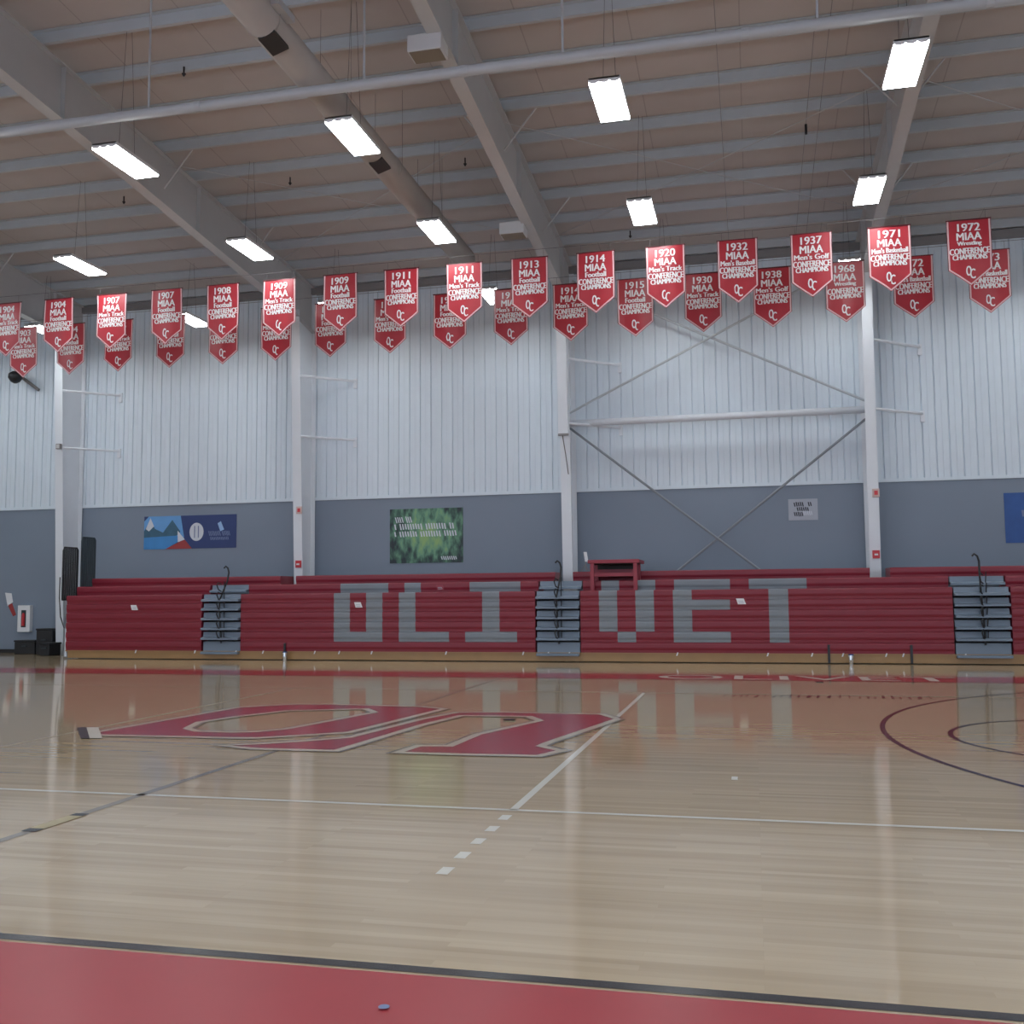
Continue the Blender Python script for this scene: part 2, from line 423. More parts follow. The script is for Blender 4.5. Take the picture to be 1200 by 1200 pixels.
for i, X in enumerate(FR):
    # tapered wall column: inner flange leans towards the court with height
    c = thing('steel_column', (X, YW-.3, 0), 'white tapered steel column against the far wall, %s' % where[i], 'column', 'wall columns', 'structure')
    f0, f1 = 25.3, 24.84
    zt = 9.35
    MB().hexa([(X-.125, f0, 0), (X+.125, f0, 0), (X+.125, f0+.02, 0), (X-.125, f0+.02, 0), (X-.125, f1, zt), (X+.125, f1, zt), (X+.125, f1+.02, zt), (X-.125, f1+.02, zt)]).build('inner_flange', 'steel_white', c)
    MB().hexa([(X-.006, f0+.02, 0), (X+.006, f0+.02, 0), (X+.006, YW-.06, 0), (X-.006, YW-.06, 0), (X-.006, f1+.02, zt), (X+.006, f1+.02, zt), (X+.006, YW-.06, zt+.85), (X-.006, YW-.06, zt+.85)]).build('web', 'steel_white', c)
    MB().box(X-.125, X+.125, YW-.06, YW-.04, 0, 10.2).build('outer_flange', 'steel_white', c)
    for zb in (7.55, 5.9):
        m = MB().tube([(X+.1, f0+(f1-f0)*zb/zt+.04, zb), (X+1.3, YW-.03, zb-.02)], .035, 6)
        m.box(X+1.25, X+1.35, YW-.05, YW-.0, zb-.22, zb+.05)
        m.build('flange_brace', 'steel_white', c)
    # rafter
    r = thing('roof_beam', (X, YW, 9.3), 'tapered steel roof beam rising from the column %s' % where[i], 'roof beam', 'roof beams', 'structure')
    ys = [YW-.1, 24.6, 20, 16, YR]
    zb = [8.95, 9.2, 9.62, 10.02, 10.4]
    for (ya, za), (yb, zb2) in zip(zip(ys, zb), list(zip(ys, zb))[1:]):
        pass
    def seg(mb, dx, lo, hi):
        for (ya, a), (yb, b) in zip(list(zip(ys, zb)), list(zip(ys, zb))[1:]):
            l1, h_1 = lo(ya, a), hi(ya, a); l2, h_2 = lo(yb, b), hi(yb, b)
            mb.hexa([(X-dx, ya, l1), (X+dx, ya, l1), (X+dx, yb, l2), (X-dx, yb, l2), (X-dx, ya, h_1), (X+dx, ya, h_1), (X+dx, yb, h_2), (X-dx, yb, h_2)])
        return mb
    seg(MB(), .007, lambda y, z: z+.02, lambda y, z: z_roof(y)-.03).build('web', 'steel_grey', r)
    seg(MB(), .12, lambda y, z: z, lambda y, z: z+.022).build('bottom_flange', 'steel_grey', r)
    seg(MB(), .11, lambda y, z: z_roof(y)-.03, lambda y, z: z_roof(y)-.008).build('top_flange', 'steel_grey', r)
    for ysf in (15.2, 19.8, 24.6):
        j = max(0, [q for q in range(4) if ys[q] >= ysf >= ys[q+1]][0])
        t = (ys[j]-ysf)/(ys[j]-ys[j+1]); z0 = zb[j]+(zb[j+1]-zb[j])*t
        MB().box(X-.1, X-.007, ysf-.006, ysf+.006, z0+.02, z_roof(ysf)-.03).box(X+.007, X+.1, ysf-.006, ysf+.006, z0+.02, z_roof(ysf)-.03).build('stiffener', 'steel_grey', r)
    for yb_ in (18.4, 22.1):                        # diagonal flange braces up to the purlins
        m = MB().tube([(X+.08, yb_, z_roof(yb_)-.75), (X+.72, yb_, z_roof(yb_)+.03)], .018, 6).tube([(X-.08, yb_, z_roof(yb_)-.75), (X-.72, yb_, z_roof(yb_)+.03)], .018, 6)
        m.build('flange_brace', 'steel_grey', r)

# wind bracing in the bay over the O-L-I-V-E-T steps
t = thing('wall_strut', (-.85, 25.45, 5.96), 'white horizontal pipe strut between two wall columns', 'strut')
MB().tube([(FR[2]+.02, 25.45, 5.96), (FR[3]-.02, 25.45, 5.96)], .085, 14).build('strut_pipe', 'steel_white', t, smooth=True)
MB().box(FR[2]+.01, FR[2]+.03, 25.33, 25.57, 5.82, 6.1).build('end_plate', 'steel_white', t)
MB().box(FR[3]-.03, FR[3]-.01, 25.33, 25.57, 5.82, 6.1).build('end_plate', 'steel_white', t)
for nm, a, b in (('falling to the right below the strut', (FR[2]+.05, 25.5, 5.85), (1.9, 25.5, .75)), ('falling to the left below the strut', (FR[3]-.05, 25.5, 5.75), (-3.6, 25.5, .75)),
                 ('rising to the right above the strut', (FR[2]+.05, 25.5, 6.25), (FR[3]-.15, 25.5, 9.7)), ('rising to the left above the strut', (FR[3]-.05, 25.5, 6.2), (FR[2]+.15, 25.5, 9.75))):
    dy = .07 if 'left' in nm else 0
    a = (a[0], a[1]+dy, a[2]); b = (b[0], b[1]+dy, b[2])
    mat = 'rod' if 'below' in nm else 'rod_pale'
    dy += 0
    tag(MB().tube([a, b], .03, 8).build('brace_rod', mat), 'thin steel wind-brace rod %s' % nm, 'brace rod', 'wall brace rods')

# ------------------------------------------------------------------ roof services
t = thing('sprinkler_pipe', (-4, 13.67, 9.2), 'long white sprinkler main crossing below the roof beams', 'pipe')
MB().tube([(XL+8, 13.67, 9.185), (XR-8, 13.67, 9.185)], .078, 14).build('pipe_run', 'pipe', t, smooth=True)
for X in (-9.08, -5.46, -2.44, 1.05, 4.5, -12.7):
    MB().tube([(X, 13.67, 9.2), (X, 13.67, z_roof(13.67)+.1)], .018, 6).build('hanger', 'pipe', t)
for X in (-12.9, -8.2, -3.9, 0.1, 3.2):
    MB().tube([(X-.05, 13.67, 9.185), (X+.05, 13.67, 9.185)], .086, 14).build('coupling', 'pipe', t)

t = thing('air_duct', (-6.45, 16, 9.55), 'round beige air duct running towards the far wall', 'duct')
MB().tube([(-6.45, 9.5, 9.6), (-6.45, 22.6, 9.53)], .25, 28).build('duct_tube', 'duct', t, smooth=True)
for y in (12.35, 14.9, 17.4, 19.9):
    MB().tube([(-6.45, y-.03, 9.575), (-6.45, y+.03, 9.575)], .26, 28).build('band', 'duct', t, smooth=True)
    MB().tube([(-6.72, y, 9.6), (-6.72, y, z_roof(y)+.1)], .0035, 5).tube([(-6.18, y, 9.6), (-6.18, y, z_roof(y)+.1)], .0035, 5).build('strap', 'wire', t)
for y in (12.55, 16.75):
    m = MB(); a0 = -PI*.40
    ca, sa = math.cos(a0), math.sin(a0); tx, tz = -sa, ca
    cx, cz = -6.45+ca*.265, 9.57+sa*.265
    m.hexa([(cx-tx*.13-ca*.06, y-.22, cz-tz*.13-sa*.06), (cx+tx*.13-ca*.06, y-.22, cz+tz*.13-sa*.06), (cx+tx*.13-ca*.06, y+.22, cz+tz*.13-sa*.06), (cx-tx*.13-ca*.06, y+.22, cz-tz*.13-sa*.06),
            (cx-tx*.13, y-.22, cz-tz*.13), (cx+tx*.13, y-.22, cz+tz*.13), (cx+tx*.13, y+.22, cz+tz*.13), (cx-tx*.13, y+.22, cz-tz*.13)])
    m.build('air_grille', 'grille', t, label='dark grille on the duct')
MB().box(-6.82, -6.70, 12.1, 12.6, 9.62, 9.72).build('bracket', 'pipe', t)
MB().box(-6.20, -6.08, 12.1, 12.6, 9.62, 9.72).build('bracket', 'pipe', t)

for lab, X0, y, zz in (('nearer of two pale boxes hung under the roof beam above the middle steps', -4.70, 14.25, 9.93), ('farther of two pale boxes hung under the same roof beam, above the pennants', -4.87, 20.75, 9.36)):
    t = thing('ceiling_speaker', (X0, y, zz), lab, 'speaker', 'boxes under the roof beam')
    MB().box(X0-.28, X0+.27, y-.02, y+.36, zz, zz+.27).build('cabinet', 'box_white', t, bevel=.015)
    MB().box(X0-.25, X0+.24, y+.0, y+.34, zz-.012, zz).build('base_panel', 'box_tan', t)
    MB().box(X0+.1, X0+.2, y+.1, y+.2, zz+.27, zz+.45).build('bracket', 'steel_grey', t)

for X, lab in ((1.25, 'pale cable run along the roof slope, left of a close pair'), (1.49, 'pale cable run along the roof slope, right of a close pair'), (-.36, 'thin conduit running up the roof over the letter T')):
    pts = [(X, y, z_roof(y)-.03) for y in (25.3, 20, 15, YR)]
    tag(MB().tube(pts, .006, 6).build('ceiling_cable', 'conduit'), lab, 'cable', 'ceiling cables')
t = MB().tube([(1.25, 20.0, 10.52), (1.25, 20.0, 10.72)], .025, 8).build('cable_clip', 'black_steel'); tag(t, 'small black clip on the pale roof cables', 'clip')
for i, (X, y, lab) in enumerate(((-9.78, 15.78, 'over the pipe on the left'), (-13.86, 19.98, 'left of the second roof beam'), (-9.7, 19.96, 'between the left roof beam and the duct'), (-7.21, 19.53, 'just left of the duct end'), (-5.69, 19.97, 'right of the duct'), (-2.7, 24.2, 'above the 1920 pennant'))):
    zz = z_roof(y)
    t = thing('fire_sprinkler', (X, y, zz), 'small dark sprinkler head below the roof %s' % lab, 'sprinkler', 'sprinkler heads')
    MB().tube([(X, y, zz-.08), (X, y, zz+.05)], .016, 8).build('stem', 'black_steel', t)
    MB().tube([(X, y, zz-.13), (X, y, zz-.08)], [.012, .04], 10).build('deflector', 'black_steel', t)
# roof cross bracing in the bays
for X0, X1, lab in ((FR[2], FR[3], 'above the letters V and E'), (FR[3], FR[3]+7.35, 'at the right above the last column'), (FR[1], FR[2], 'around the duct end')):
    for (ya, yb, s_) in ((23.6, 18.4, 'rising right'), (18.4, 23.6, 'rising left')):
        tag(MB().tube([(X0+.1, ya, z_roof(ya)-.2), (X1-.1, yb, z_roof(yb)-.2 if ya > yb else z_roof(yb)-.24)], .009, 6).build('roof_rod', 'steel_grey'), 'thin dark roof bracing rod %s, %s' % (s_, lab), 'brace rod', 'roof brace rods')

# ------------------------------------------------------------------ lamps
def make_lamp(x, y, z, label):
    t = thing('high_bay_light', (x, y, z), label, 'ceiling light', 'high bay lights')
    w, l = .225, .61
    m = MB().box(x-w, x+w, y-l, y+l, z+.05, z+.075)
    m.box(x-w-.006, x-w, y-l, y+l, z+.012, z+.075).box(x+w, x+w+.006, y-l, y+l, z+.012, z+.075)
    for q in range(3):                              # scalloped reflector ends
        a = x-w+q*.15
        for ye in (y-l, y+l-.006):
            m.prism_y([(a, z+.02), (a+.03, z+.0), (a+.075, z-.008), (a+.12, z+.0), (a+.15, z+.02), (a+.15, z+.075), (a, z+.075)], ye, ye+.006)
    m.build('housing', 'housing', t)
    MB().box(x-w+.002, x+w-.002, y-l+.008, y+l-.008, z-.014, z+.022).build('lit_lens', 'lens', t)
    for yy in (y-.1, y+.1):
        MB().tube([(x+(yy-y)*.9, yy, z+.07), (x+(yy-y)*.3, y+(yy-y)*.3, z_roof(y)+.02)], .004, 5).build('hanger_wire', 'wire', t)
    return t
lampA = None
rows = [(-14.5, 'far left'), (-10.32, 'left'), (-6.12, 'duct'), (-1.92, 'middle'), (2.3, 'right')]
LL = {(-10.12, 14.63): 'large lit lamp in front of the left roof beam, just below the sprinkler pipe',
      (-6.06, 14.72): 'lit lamp right below the beige air duct, the larger of two there',
      (-1.89, 14.55): 'lit lamp over the centre, the larger one right of the nearer pale box',
      (2.27, 14.55): 'largest lit lamp at the upper right beside the roof beam',
      (-14.3, 19.1): 'lit lamp hanging lowest at the far left above the pennants',
      (-10.18, 19.1): 'lit lamp above the pennants at the left roof beam, smaller than the one before it',
      (-6.04, 19.1): 'smaller lit lamp at the far end of the air duct',
      (-1.89, 19.1): 'smaller lit lamp over the centre, above the pennants',
      (2.27, 19.1): 'smaller lit lamp beside the right roof beam, above the 1971 pennant',
      (-14.3, 23.65): 'small lit lamp peeping between left pennants, by the far wall',
      (-10.18, 23.65): 'small lit lamp peeping out beside the pennant at the left-centre column top',
      (-6.04, 23.65): 'small lit lamp half hidden behind the pennant in front of the wall, centre-left',
      (-1.89, 23.65): 'small lit lamp by the far wall hidden behind the 1920 pennant',
      (2.27, 23.65): 'small lit lamp showing between the 1937 and 1971 pennants',
      (6.5, 23.65): 'lit lamp by the far wall behind the pennants at the right edge',
      (-18.7, 23.65): 'lit lamp by the far wall behind the pennants at the left edge'}
for (x, y), lab in LL.items(): make_lamp(x, y, 8.9, lab)
for x in (-22.6, -18.7, -14.3, -10.18, -6.04, -1.89, 2.27, 6.5, 10.6):        # the rest of the hall's lamps
    for y in (1.0, 5.55, 10.05, 14.55, 19.1, 23.65):
        if any(abs(x-a)+abs(y-b) < .6 for a, b in LL): continue
        make_lamp(x, y, 8.9, 'lit lamp of the hall outside the view')

# ------------------------------------------------------------------ pennants
CLOTH_W, BH, SH = .77, 1.272, .955
def make_pennant(loc, year, sport, label, group, amp):
    X, Y, Z = loc
    t = thing('championship_pennant', loc, label, 'pennant', group)
    ph = random.uniform(0, 6)
    def yy(u, w): return Y - amp*math.sin(u*9+ph)*(0.3+.7*min(1, w/BH)) - .012*math.sin(u*3.1+ph*2+w*4)
    def low(u): return SH+(BH-SH)*(1-abs(u)/(CLOTH_W/2))
    def sheet(mb, u0, u1, wtop, wbot, d, n=16, k=7):
        base = len(mb.v)
        for i in range(n+1):
            u = u0+(u1-u0)*i/n
            a, b = wtop(u), wbot(u)
            for j in range(k+1):
                w = a+(b-a)*j/k
                mb.v.append((X+u, yy(u, w)-d, Z-w))
        for i in range(n):
            for j in range(k):
                q = base+i*(k+1)+j
                mb.f.append((q, q+1, q+k+2, q+k+1))
    m = MB(); sheet(m, -CLOTH_W/2, CLOTH_W/2, lambda u: 0, low, 0)
    c = m.build('cloth', 'banner_red', t)
    so = c.modifiers.new('thick', 'SOLIDIFY'); so.thickness = .004; so.offset = 1
    # trim: pale stripe down both sides and round the point, dark hem outside
    m = MB(); e = CLOTH_W/2
    sheet(m, -e+.008, -e+.036, lambda u: .01, lambda u: low(u)-.012, .007, 1); sheet(m, e-.036, e-.008, lambda u: .01, lambda u: low(u)-.012, .007, 1)
    sheet(m, -e+.008, e-.008, lambda u: low(u)-.045, lambda u: low(u)-.012, .007, 16, 1)
    m.build('trim', 'banner_trim', t)
    m = MB(); sheet(m, -e-.004, -e+.007, lambda u: 0, lambda u: SH, .005, 1); sheet(m, e-.007, e+.004, lambda u: 0, lambda u: SH, .005, 1)
    sheet(m, -e, e, lambda u: -.006, lambda u: .012, .005, 16, 1)
    m.build('hem', 'banner_dark', t)
    m = MB()
    for body, w, a, b in ((year, .39, .068, .22), ('MIAA', .43, .247, .395), (sport, .42 if len(sport) < 10 else .65, .415, .52), ('CONFERENCE', .69, .545, .665), ('CHAMPIONS', .60, .67, .77)):
        for dx_, dy_ in ((0, .009), (-.0065, .0096), (.0065, .0102)):     # heavy block letters
            add_text(m, body, lambda u, v: (X+dx_+(u-.5)*w, yy((u-.5)*w, b-(b-a)*v)-dy_, Z-(b-(b-a)*v)))
    m.build('lettering', 'banner_white', t)
    m = MB()
    for dx, w0, ch in ((-.034, .99, 'O'), (.034, 1.045, 'C')):
        for dx_, dy_ in ((-.006, .009), (.006, .0096)):
            add_text(m, ch, lambda u, v: (X+dx+dx_+(u-.5)*.085, yy(dx, w0)-dy_, Z-w0-.095+v*.19))
    m.build('emblem', 'banner_white', t)
    MB().tube([(X-e-.01, Y, Z+.004), (X+e+.01, Y, Z+.004)], .011, 6).build('rod', 'banner_dark', t)
    for s_ in (-1, 1): MB().tube([(X+s_*.3, Y, Z+.01), (X+s_*.3, Y, Z+.16)], .003, 4).build('cord', 'wire', t)
    return t
ords = ['first', 'second', 'third', 'fourth', 'fifth', 'sixth', 'seventh', 'eighth', 'ninth', 'tenth', 'eleventh', 'twelfth', 'thirteenth', 'fourteenth', 'fifteenth', 'sixteenth', 'seventeenth']
front = [(3.91,'1972','Wrestling'),(2.57,'1971',"Men's Basketball"),(1.21,'1937',"Men's Golf"),(-.12,'1932',"Men's Baseball"),(-1.46,'1920',"Men's Track"),(-2.80,'1914','Football'),(-4.11,'1913','Football'),(-5.44,'1911',"Men's Track"),(-6.77,'1911','Football'),(-8.09,'1909','Football'),(-9.45,'1909',"Men's Track"),(-10.75,'1908','Football'),(-12.08,'1907','Football'),(-13.42,'1907',"Men's Track"),(-14.74,'1904','Football'),(-16.07,'1904',"Men's Track")]
back = [(4.57,'1973',"Men's Basketball"),(3.20,'1972',"Men's Basketball"),(1.93,'1968','Wrestling'),(.53,'1938',"Men's Golf"),(-.84,'1930',"Men's Track"),(-2.22,'1915','Football'),(-3.58,'1914',"Men's Track"),(-4.87,'1913',"Men's Track"),(-6.23,'1911','Football'),(-7.60,'1910',"Men's Track"),(-9.0,'1909','Football'),(-10.32,'1908',"Men's Track"),(-11.63,'1908','Football'),(-12.98,'1907','Football'),(-14.34,'1905',"Men's Track"),(-15.63,'1904','Football'),(-16.92,'1903',"Men's Track")]
for i, (X, yr, sp) in enumerate(front):
    if i < 5: lab = 'red pennant reading %s %s hanging in the front row' % (yr, sp)
    else: lab = 'red pennant in the nearer, higher row, %s from its right end' % ords[i]
    make_pennant((X*20/19, 20.0, 8.52), yr, sp, lab, 'front row pennants', .016 if i not in (1, 4, 8, 10, 12) else .03)
for i, (X, yr, sp) in enumerate(back):
    if i < 5: lab = 'red pennant reading %s %s partly behind the front row' % (yr, sp)
    else: lab = 'red pennant in the lower row behind, %s from its right end' % ords[i]
    make_pennant((X*1.0388, 21.4, 8.345), yr, sp, lab, 'back row pennants', .014)
for y, z, lab in ((20.0, 8.685, 'thin cable carrying the front row of pennants'), (21.4, 8.51, 'thin cable carrying the back row of pennants')):
    tag(MB().tube([(XL, y, z), (XR, y, z)], .005, 5).build('pennant_cable', 'wire'), lab, 'cable', 'pennant cables')

# ------------------------------------------------------------------ bleacher
YF = 23.5
BX0, BX1 = -17.73, 9.4
bl = thing('bleacher', (-4.2, 24.5, 0), 'long folded red bleacher along the far wall with grey seats spelling OLIVET', 'bleacher')
zrow = [.22, .46, .705, .955, 1.2, 1.43, 1.66, 1.9, 2.13]
yrow = [YF]*6 + [YF+.41, YF+1.05]
aisles = [(-13.76, -12.66), (-5.03, -3.95), (4.17, 5.33)]
mw = .425
LET = {'O': (-10.13, ['111', '101', '101', '101', '101', '111']), 'L': (-8.43, ['100', '100', '100', '100', '100', '111']), 'I': (-6.75, ['111', '010', '010', '010', '010', '111']),
       'V': (-3.51, ['101', '101', '101', '101', '101', '010']), 'E': (-1.80, ['111', '100', '111', '100', '100', '111']), 'T': (-.10, ['111', '010', '010', '010', '010', '010'])}
def prof(r, back=.35):
    y, a, b = yrow[r], zrow[r], zrow[r+1]
    return [(y+.022, a), (y+.018, a+.06), (y+.006, a+.09), (y, a+.12), (y, b-.045), (y+.006, b-.018), (y+.022, b-.003), (y+back, b), (y+back, a)]
grey = {r: list() for r in range(8)}
for ch, (x0, pat) in LET.items():
    m = MB()
    for k, line in enumerate(pat):
        r = 6-k; j = 0
        while j < 3:
            if line[j] == '1':
                e = j
                while e+1 < 3 and line[e+1] == '1': e += 1
                a, b = x0+j*mw, x0+(e+1)*mw
                m.prism_x(prof(r), a, b); grey[r].append((a, b)); j = e+1
            else: j += 1
    m.build('letter_%s_seats' % ch.lower(), 'seat_grey', bl, label='grey seat modules forming the letter %s' % ch)
for r in range(8):
    cuts = list(grey[r])
    if r < 7: cuts += aisles
    else: cuts += [(X-.2, X+.24) for X in FR]
    cuts.sort(); x = BX0
    back_ = .35 if r < 6 else (.62 if r == 6 else .85)
    for a, b in cuts + [(BX1, BX1)]:
        if a > x+.01: MB().prism_x(prof(r, back_), x, min(a, BX1)).build('seat_row', 'seat_red' if r < 6 else 'seat_red_top', bl)
        x = max(x, b)
        if x >= BX1: break
MB().box(BX0+.05, BX1, YF+.03, YF+.4, .02, .215).build('kick_board', 'kick_wood', bl, label='varnished wooden kick board')
MB().box(BX0, BX1, YF+.0, YF+.03, .195, .222).build('kick_nosing', 'kick_wood', bl)
MB().box(BX0+.1, BX1, YF+.42, YF+1.0, .05, 1.64).build('understructure', 'base_black', bl)
for i, (a, b) in enumerate(aisles):
    st = MB()
    def sp(r):
        y, z0, z1 = yrow[r], zrow[r], zrow[r+1]
        if r == 0: z0 = .1
        return [(y+.07, z1-.004), (y+.05, z0+.115), (y-.07, z0+.1), (y-.085, z0+.085), (y-.085, z0+.045), (y+.06, z0+.045), (y+.3, z0+.045), (y+.3, z1-.004)]
    for r in range(7):
        s_ = MB().prism_x(sp(r), a+.03, b-.03)
        if r == 0: root = thing_st = s_.build('aisle_steps', 'step_grey', bl, label='blue-grey aisle steps')
        else: s_.build('tread', 'step_grey', thing_st)
    xm = (a+b)/2+.03
    hr = MB().tube([(xm, YF-.02, .42), (xm-.02, YF-.06, .9), (xm-.05, YF-.05, 1.5), (xm, YF+.25, 2.0), (xm+.01, YF+.3, 2.22), (xm-.02, YF+.3, 2.33), (xm-.08, YF+.3, 2.38), (xm-.13, YF+.3, 2.33)], .022, 8)
    ho = hr.build('aisle_handrail', 'black_steel', bl, label='black handrail in the steps')
    for q in range(6):
        z = .55+q*.24
        MB().tube([(xm, YF-.05, z+.16), (xm-.05, YF-.12, z+.2), (xm-.08, YF-.13, z+.13), (xm-.05, YF-.1, z+.02), (xm, YF-.05, z-.02)], .016, 6).tube([(xm+.06, YF+.0, z), (xm+.07, YF-.03, z+.24)], .012, 6).build('rail_loop', 'black_steel', ho)
for X in (-11.43, 1.58, 3.29):
    MB().box(X-.025, X+.025, YF-.03, YF+.0, .02, .42).build('section_post', 'black_steel', bl, label='dark post at the foot of a section joint')
for px in (-15.6, -13.9, -12.75, -12.0, -10.6, -9.95, -9.1, -7.2, -5.3, -4.7, -4.2, -1.7, .3, 1.25, 1.9, 2.8, 3.15, 4.4):  # white slanted tabs painted in for bright glints on the foot bolts
    MB().hexa([(px-.03, YF-.012, .235), (px, YF-.012, .235), (px, YF, .235), (px-.03, YF, .235), (px-.055, YF-.012, .16), (px-.025, YF-.012, .16), (px-.025, YF, .16), (px-.055, YF, .16)][4:]+[(px-.03, YF-.012, .235), (px, YF-.012, .235), (px, YF, .235), (px-.03, YF, .235)]).build('bolt_glint', 'white_paper', bl)
# guard rails on the left end
for y0, y1, z0, z1, mat in ((YF+.0, YF+.60, 1.55, 2.95, 'black_steel'), (YF+.62, YF+1.2, 1.75, 3.25, 'slate_mesh')):
    gx = BX0-.14 if mat == 'black_steel' else BX0-.04
    m = MB().tube([(gx, y0, z0), (gx, y0, z1-.1), (gx, y0+.05, z1), (gx, y1-.05, z1), (gx, y1, z1-.06), (gx, y1, z0), (gx, y0, z0)], .022, 8)
    g = m.build('guard_rail', mat, bl, label='dark picket guard rail at the bleacher end')
    n = 9
    for q in range(n):
        yq = y0+(y1-y0)*(q+.5)/n
        MB().box(gx-.012, gx+.012, yq-.014, yq+.014, z0, z1-.01).build('picket', mat, g)
MB().tube([(BX0-.2, YF-.03, 2.15), (BX0-.2, YF-.03, 1.6), (BX0-.15, YF-.03, 1.1), (BX0-.03, YF-.03, .8)], .014, 6).build('stay_rod', 'black_steel', bl)
MB().box(BX0-.10, BX0-.03, YF+.1, YF+.14, .05, .8).build('end_post', 'steel_white', bl, label='white post at the bleacher end')

for lab, X, z, y in (('small white notice on the red seats near the left end', -15.7, 1.33, YF), ('small white notice inside the hollow of the letter O', -9.48, 1.36, YF), ('small white notice on the red seats between E and T', -.28, 1.38, YF), ('small faint notice on the upper row right of L', -7.5, 1.77, YF+.41)):
    t = thing('paper_notice', (X, y-.004, z), lab, 'notice', 'notices on the bleacher')
    MB().hexa([(X-.07, y-.006, z-.06), (X+.11, y-.006, z-.06), (X+.11, y-.003, z-.06), (X-.07, y-.003, z-.06), (X-.11, y-.006, z+.07), (X+.06, y-.006, z+.07), (X+.06, y-.003, z+.07), (X-.11, y-.003, z+.07)]).build('sheet', 'white_paper' if 'faint' not in lab else 'stand_red', t)
    MB().box(X-.06, X+.05, y-.008, y-.006, z+.0, z+.012).box(X-.05, X+.06, y-.008, y-.006, z-.035, z-.022).build('print', 'pale_sign', t)

for lab, X in (('shiny cup-sized metal object at the bleacher foot left of the O', -11.36), ('shiny cup-sized metal object at the bleacher foot right of the T', 2.03)):
    t = thing('metal_cup', (X, YF-.15, 0), lab, 'cup', 'shiny objects at the bleacher foot')
    MB().tube([(X, YF-.15, 0), (X, YF-.15, .1), (X, YF-.15, .2)], [.04, .055, .06], 12).build('body', 'chrome', t)
    MB().tube([(X, YF-.15, .2), (X, YF-.15, .225)], .055, 12).build('lid', 'navy', t)

# red timer's table on the upper rows
t = thing('scorer_stand', (-3.2, 24.1, 1.67), 'red wooden stand with a flat top on the bleacher beside the middle column', 'stand')
MB().box(-3.80, -2.58, 23.74, 24.85, 2.30, 2.385).build('top', 'stand_red', t, bevel=.01)
MB().box(-3.72, -2.66, 23.82, 24.8, 2.285, 2.30).build('underside', 'stand_shade', t)  # dark sheet painting the shade below the stand top
for X in (-3.70, -2.68):
    MB().box(X-.045, X+.045, 23.76, 23.84, 1.665, 2.30).build('leg', 'stand_red', t)
    MB().box(X-.045, X+.045, 24.44, 24.52, 1.905, 2.30).build('leg', 'stand_red', t)
MB().box(-3.66, -2.72, 24.4, 24.43, 2.17, 2.285).build('shade_panel', 'stand_shade', t)  # dark sheet added for the shaded inside of the stand
MB().box(-3.66, -2.72, 23.78, 24.4, 1.99, 2.07).build('shelf', 'stand_red', t)
MB().box(-3.66, -2.72, 24.36, 24.4, 2.07, 2.17).build('back_rail', 'stand_red', t)
t = thing('music_stand', (-4.0, 24.75, 2.15), 'thin grey folding stand with a white card between column and red stand', 'stand')
MB().tube([(-4.0, 24.75, 2.15), (-4.02, 24.75, 2.5)], .012, 6).tube([(-4.02, 24.75, 2.3), (-4.12, 24.75, 2.15)], .01, 6).tube([(-4.02, 24.75, 2.3), (-3.94, 24.75, 2.15)], .01, 6).build('legs', 'conduit', t)
MB().hexa([(-4.02, 24.73, 2.38), (-3.94, 24.73, 2.38), (-3.94, 24.74, 2.38), (-4.02, 24.74, 2.38), (-4.06, 24.75, 2.62), (-3.98, 24.75, 2.62), (-3.98, 24.76, 2.62), (-4.06, 24.76, 2.62)]).build('card', 'white_paper', t)

# ------------------------------------------------------------------ things on the wall
yw = YW-.012
def strokes(mb, x0, x1, z0, z1, y, n, slant=.3, fat=.5):
    """a line of lettering too blurred to read: upright slanted strokes"""
    d = (x1-x0)/n
    for i in range(n):
        if random.random() < .12: continue
        x = x0+i*d; a = z0+random.uniform(0, .12)*(z1-z0); b = z1-random.uniform(0, .12)*(z1-z0); s_ = (b-a)*slant
        mb.prism_y([(x+s_, a), (x+s_+d*fat, a), (x+d*fat, b), (x, b)], y-.003, y)
t = thing('wall_banner', (-15.65, yw, 2.95), 'wide blue banner with mountains, lake and white round emblem on the grey wall', 'banner')
x0, x1, z0, z1 = -17.1, -14.17, 2.98, 3.93
MB().box(x0, x1, yw, YW-.003, z0, z1).build('panel', 'navy', t)
W, H = x1-x0, z1-z0
def q(u, v): return (x0+u*W, z0+v*H)
MB().prism_y([q(0, 0), q(.24, 0), q(.44, .35), q(.40, 1), q(0.05, 1), q(0, .85)], yw-.003, yw).build('sky_print', 'sky', t)
MB().prism_y([q(0, 0), q(.24, 0), q(.42, .28), q(.35, .42), q(0, .4)], yw-.005, yw-.003).build('lake_print', 'lake', t)
MB().prism_y([q(0, .36), q(.36, .4), q(.40, .52), q(.31, .88), q(.21, .5), q(.12, .62), q(.07, .9), q(.0, .55)], yw-.007, yw-.004).build('mountain_print', 'teal', t)
MB().prism_y([q(.07, .95), q(.02, .62), q(.055, .55), q(.11, .7)], yw-.009, yw-.006).build('snow_print', 'snow', t)
MB().prism_y([q(.37, .55), q(.375, .2), q(.45, .28)], yw-.009, yw-.006).build('snow_print', 'snow', t)
MB().prism_y([q(.24, 0), q(.53, 0), q(.50, .1), q(.45, .27), q(.40, .22)], yw-.009, yw-.006).build('red_print', 'print_red', t)
ex, ez = q(.575, .5)
m = MB().prism_y([(ex+.22*math.cos(a*PI/12), ez+.26*math.sin(a*PI/12)) for a in range(24)], yw-.005, yw)
e_ = m.build('emblem', 'snow', t)
m = MB(); m.box(ex-.075, ex-.045, yw-.008, yw-.004, ez-.17, ez+.17); m.box(ex+.045, ex+.075, yw-.008, yw-.004, ez-.17, ez+.17)
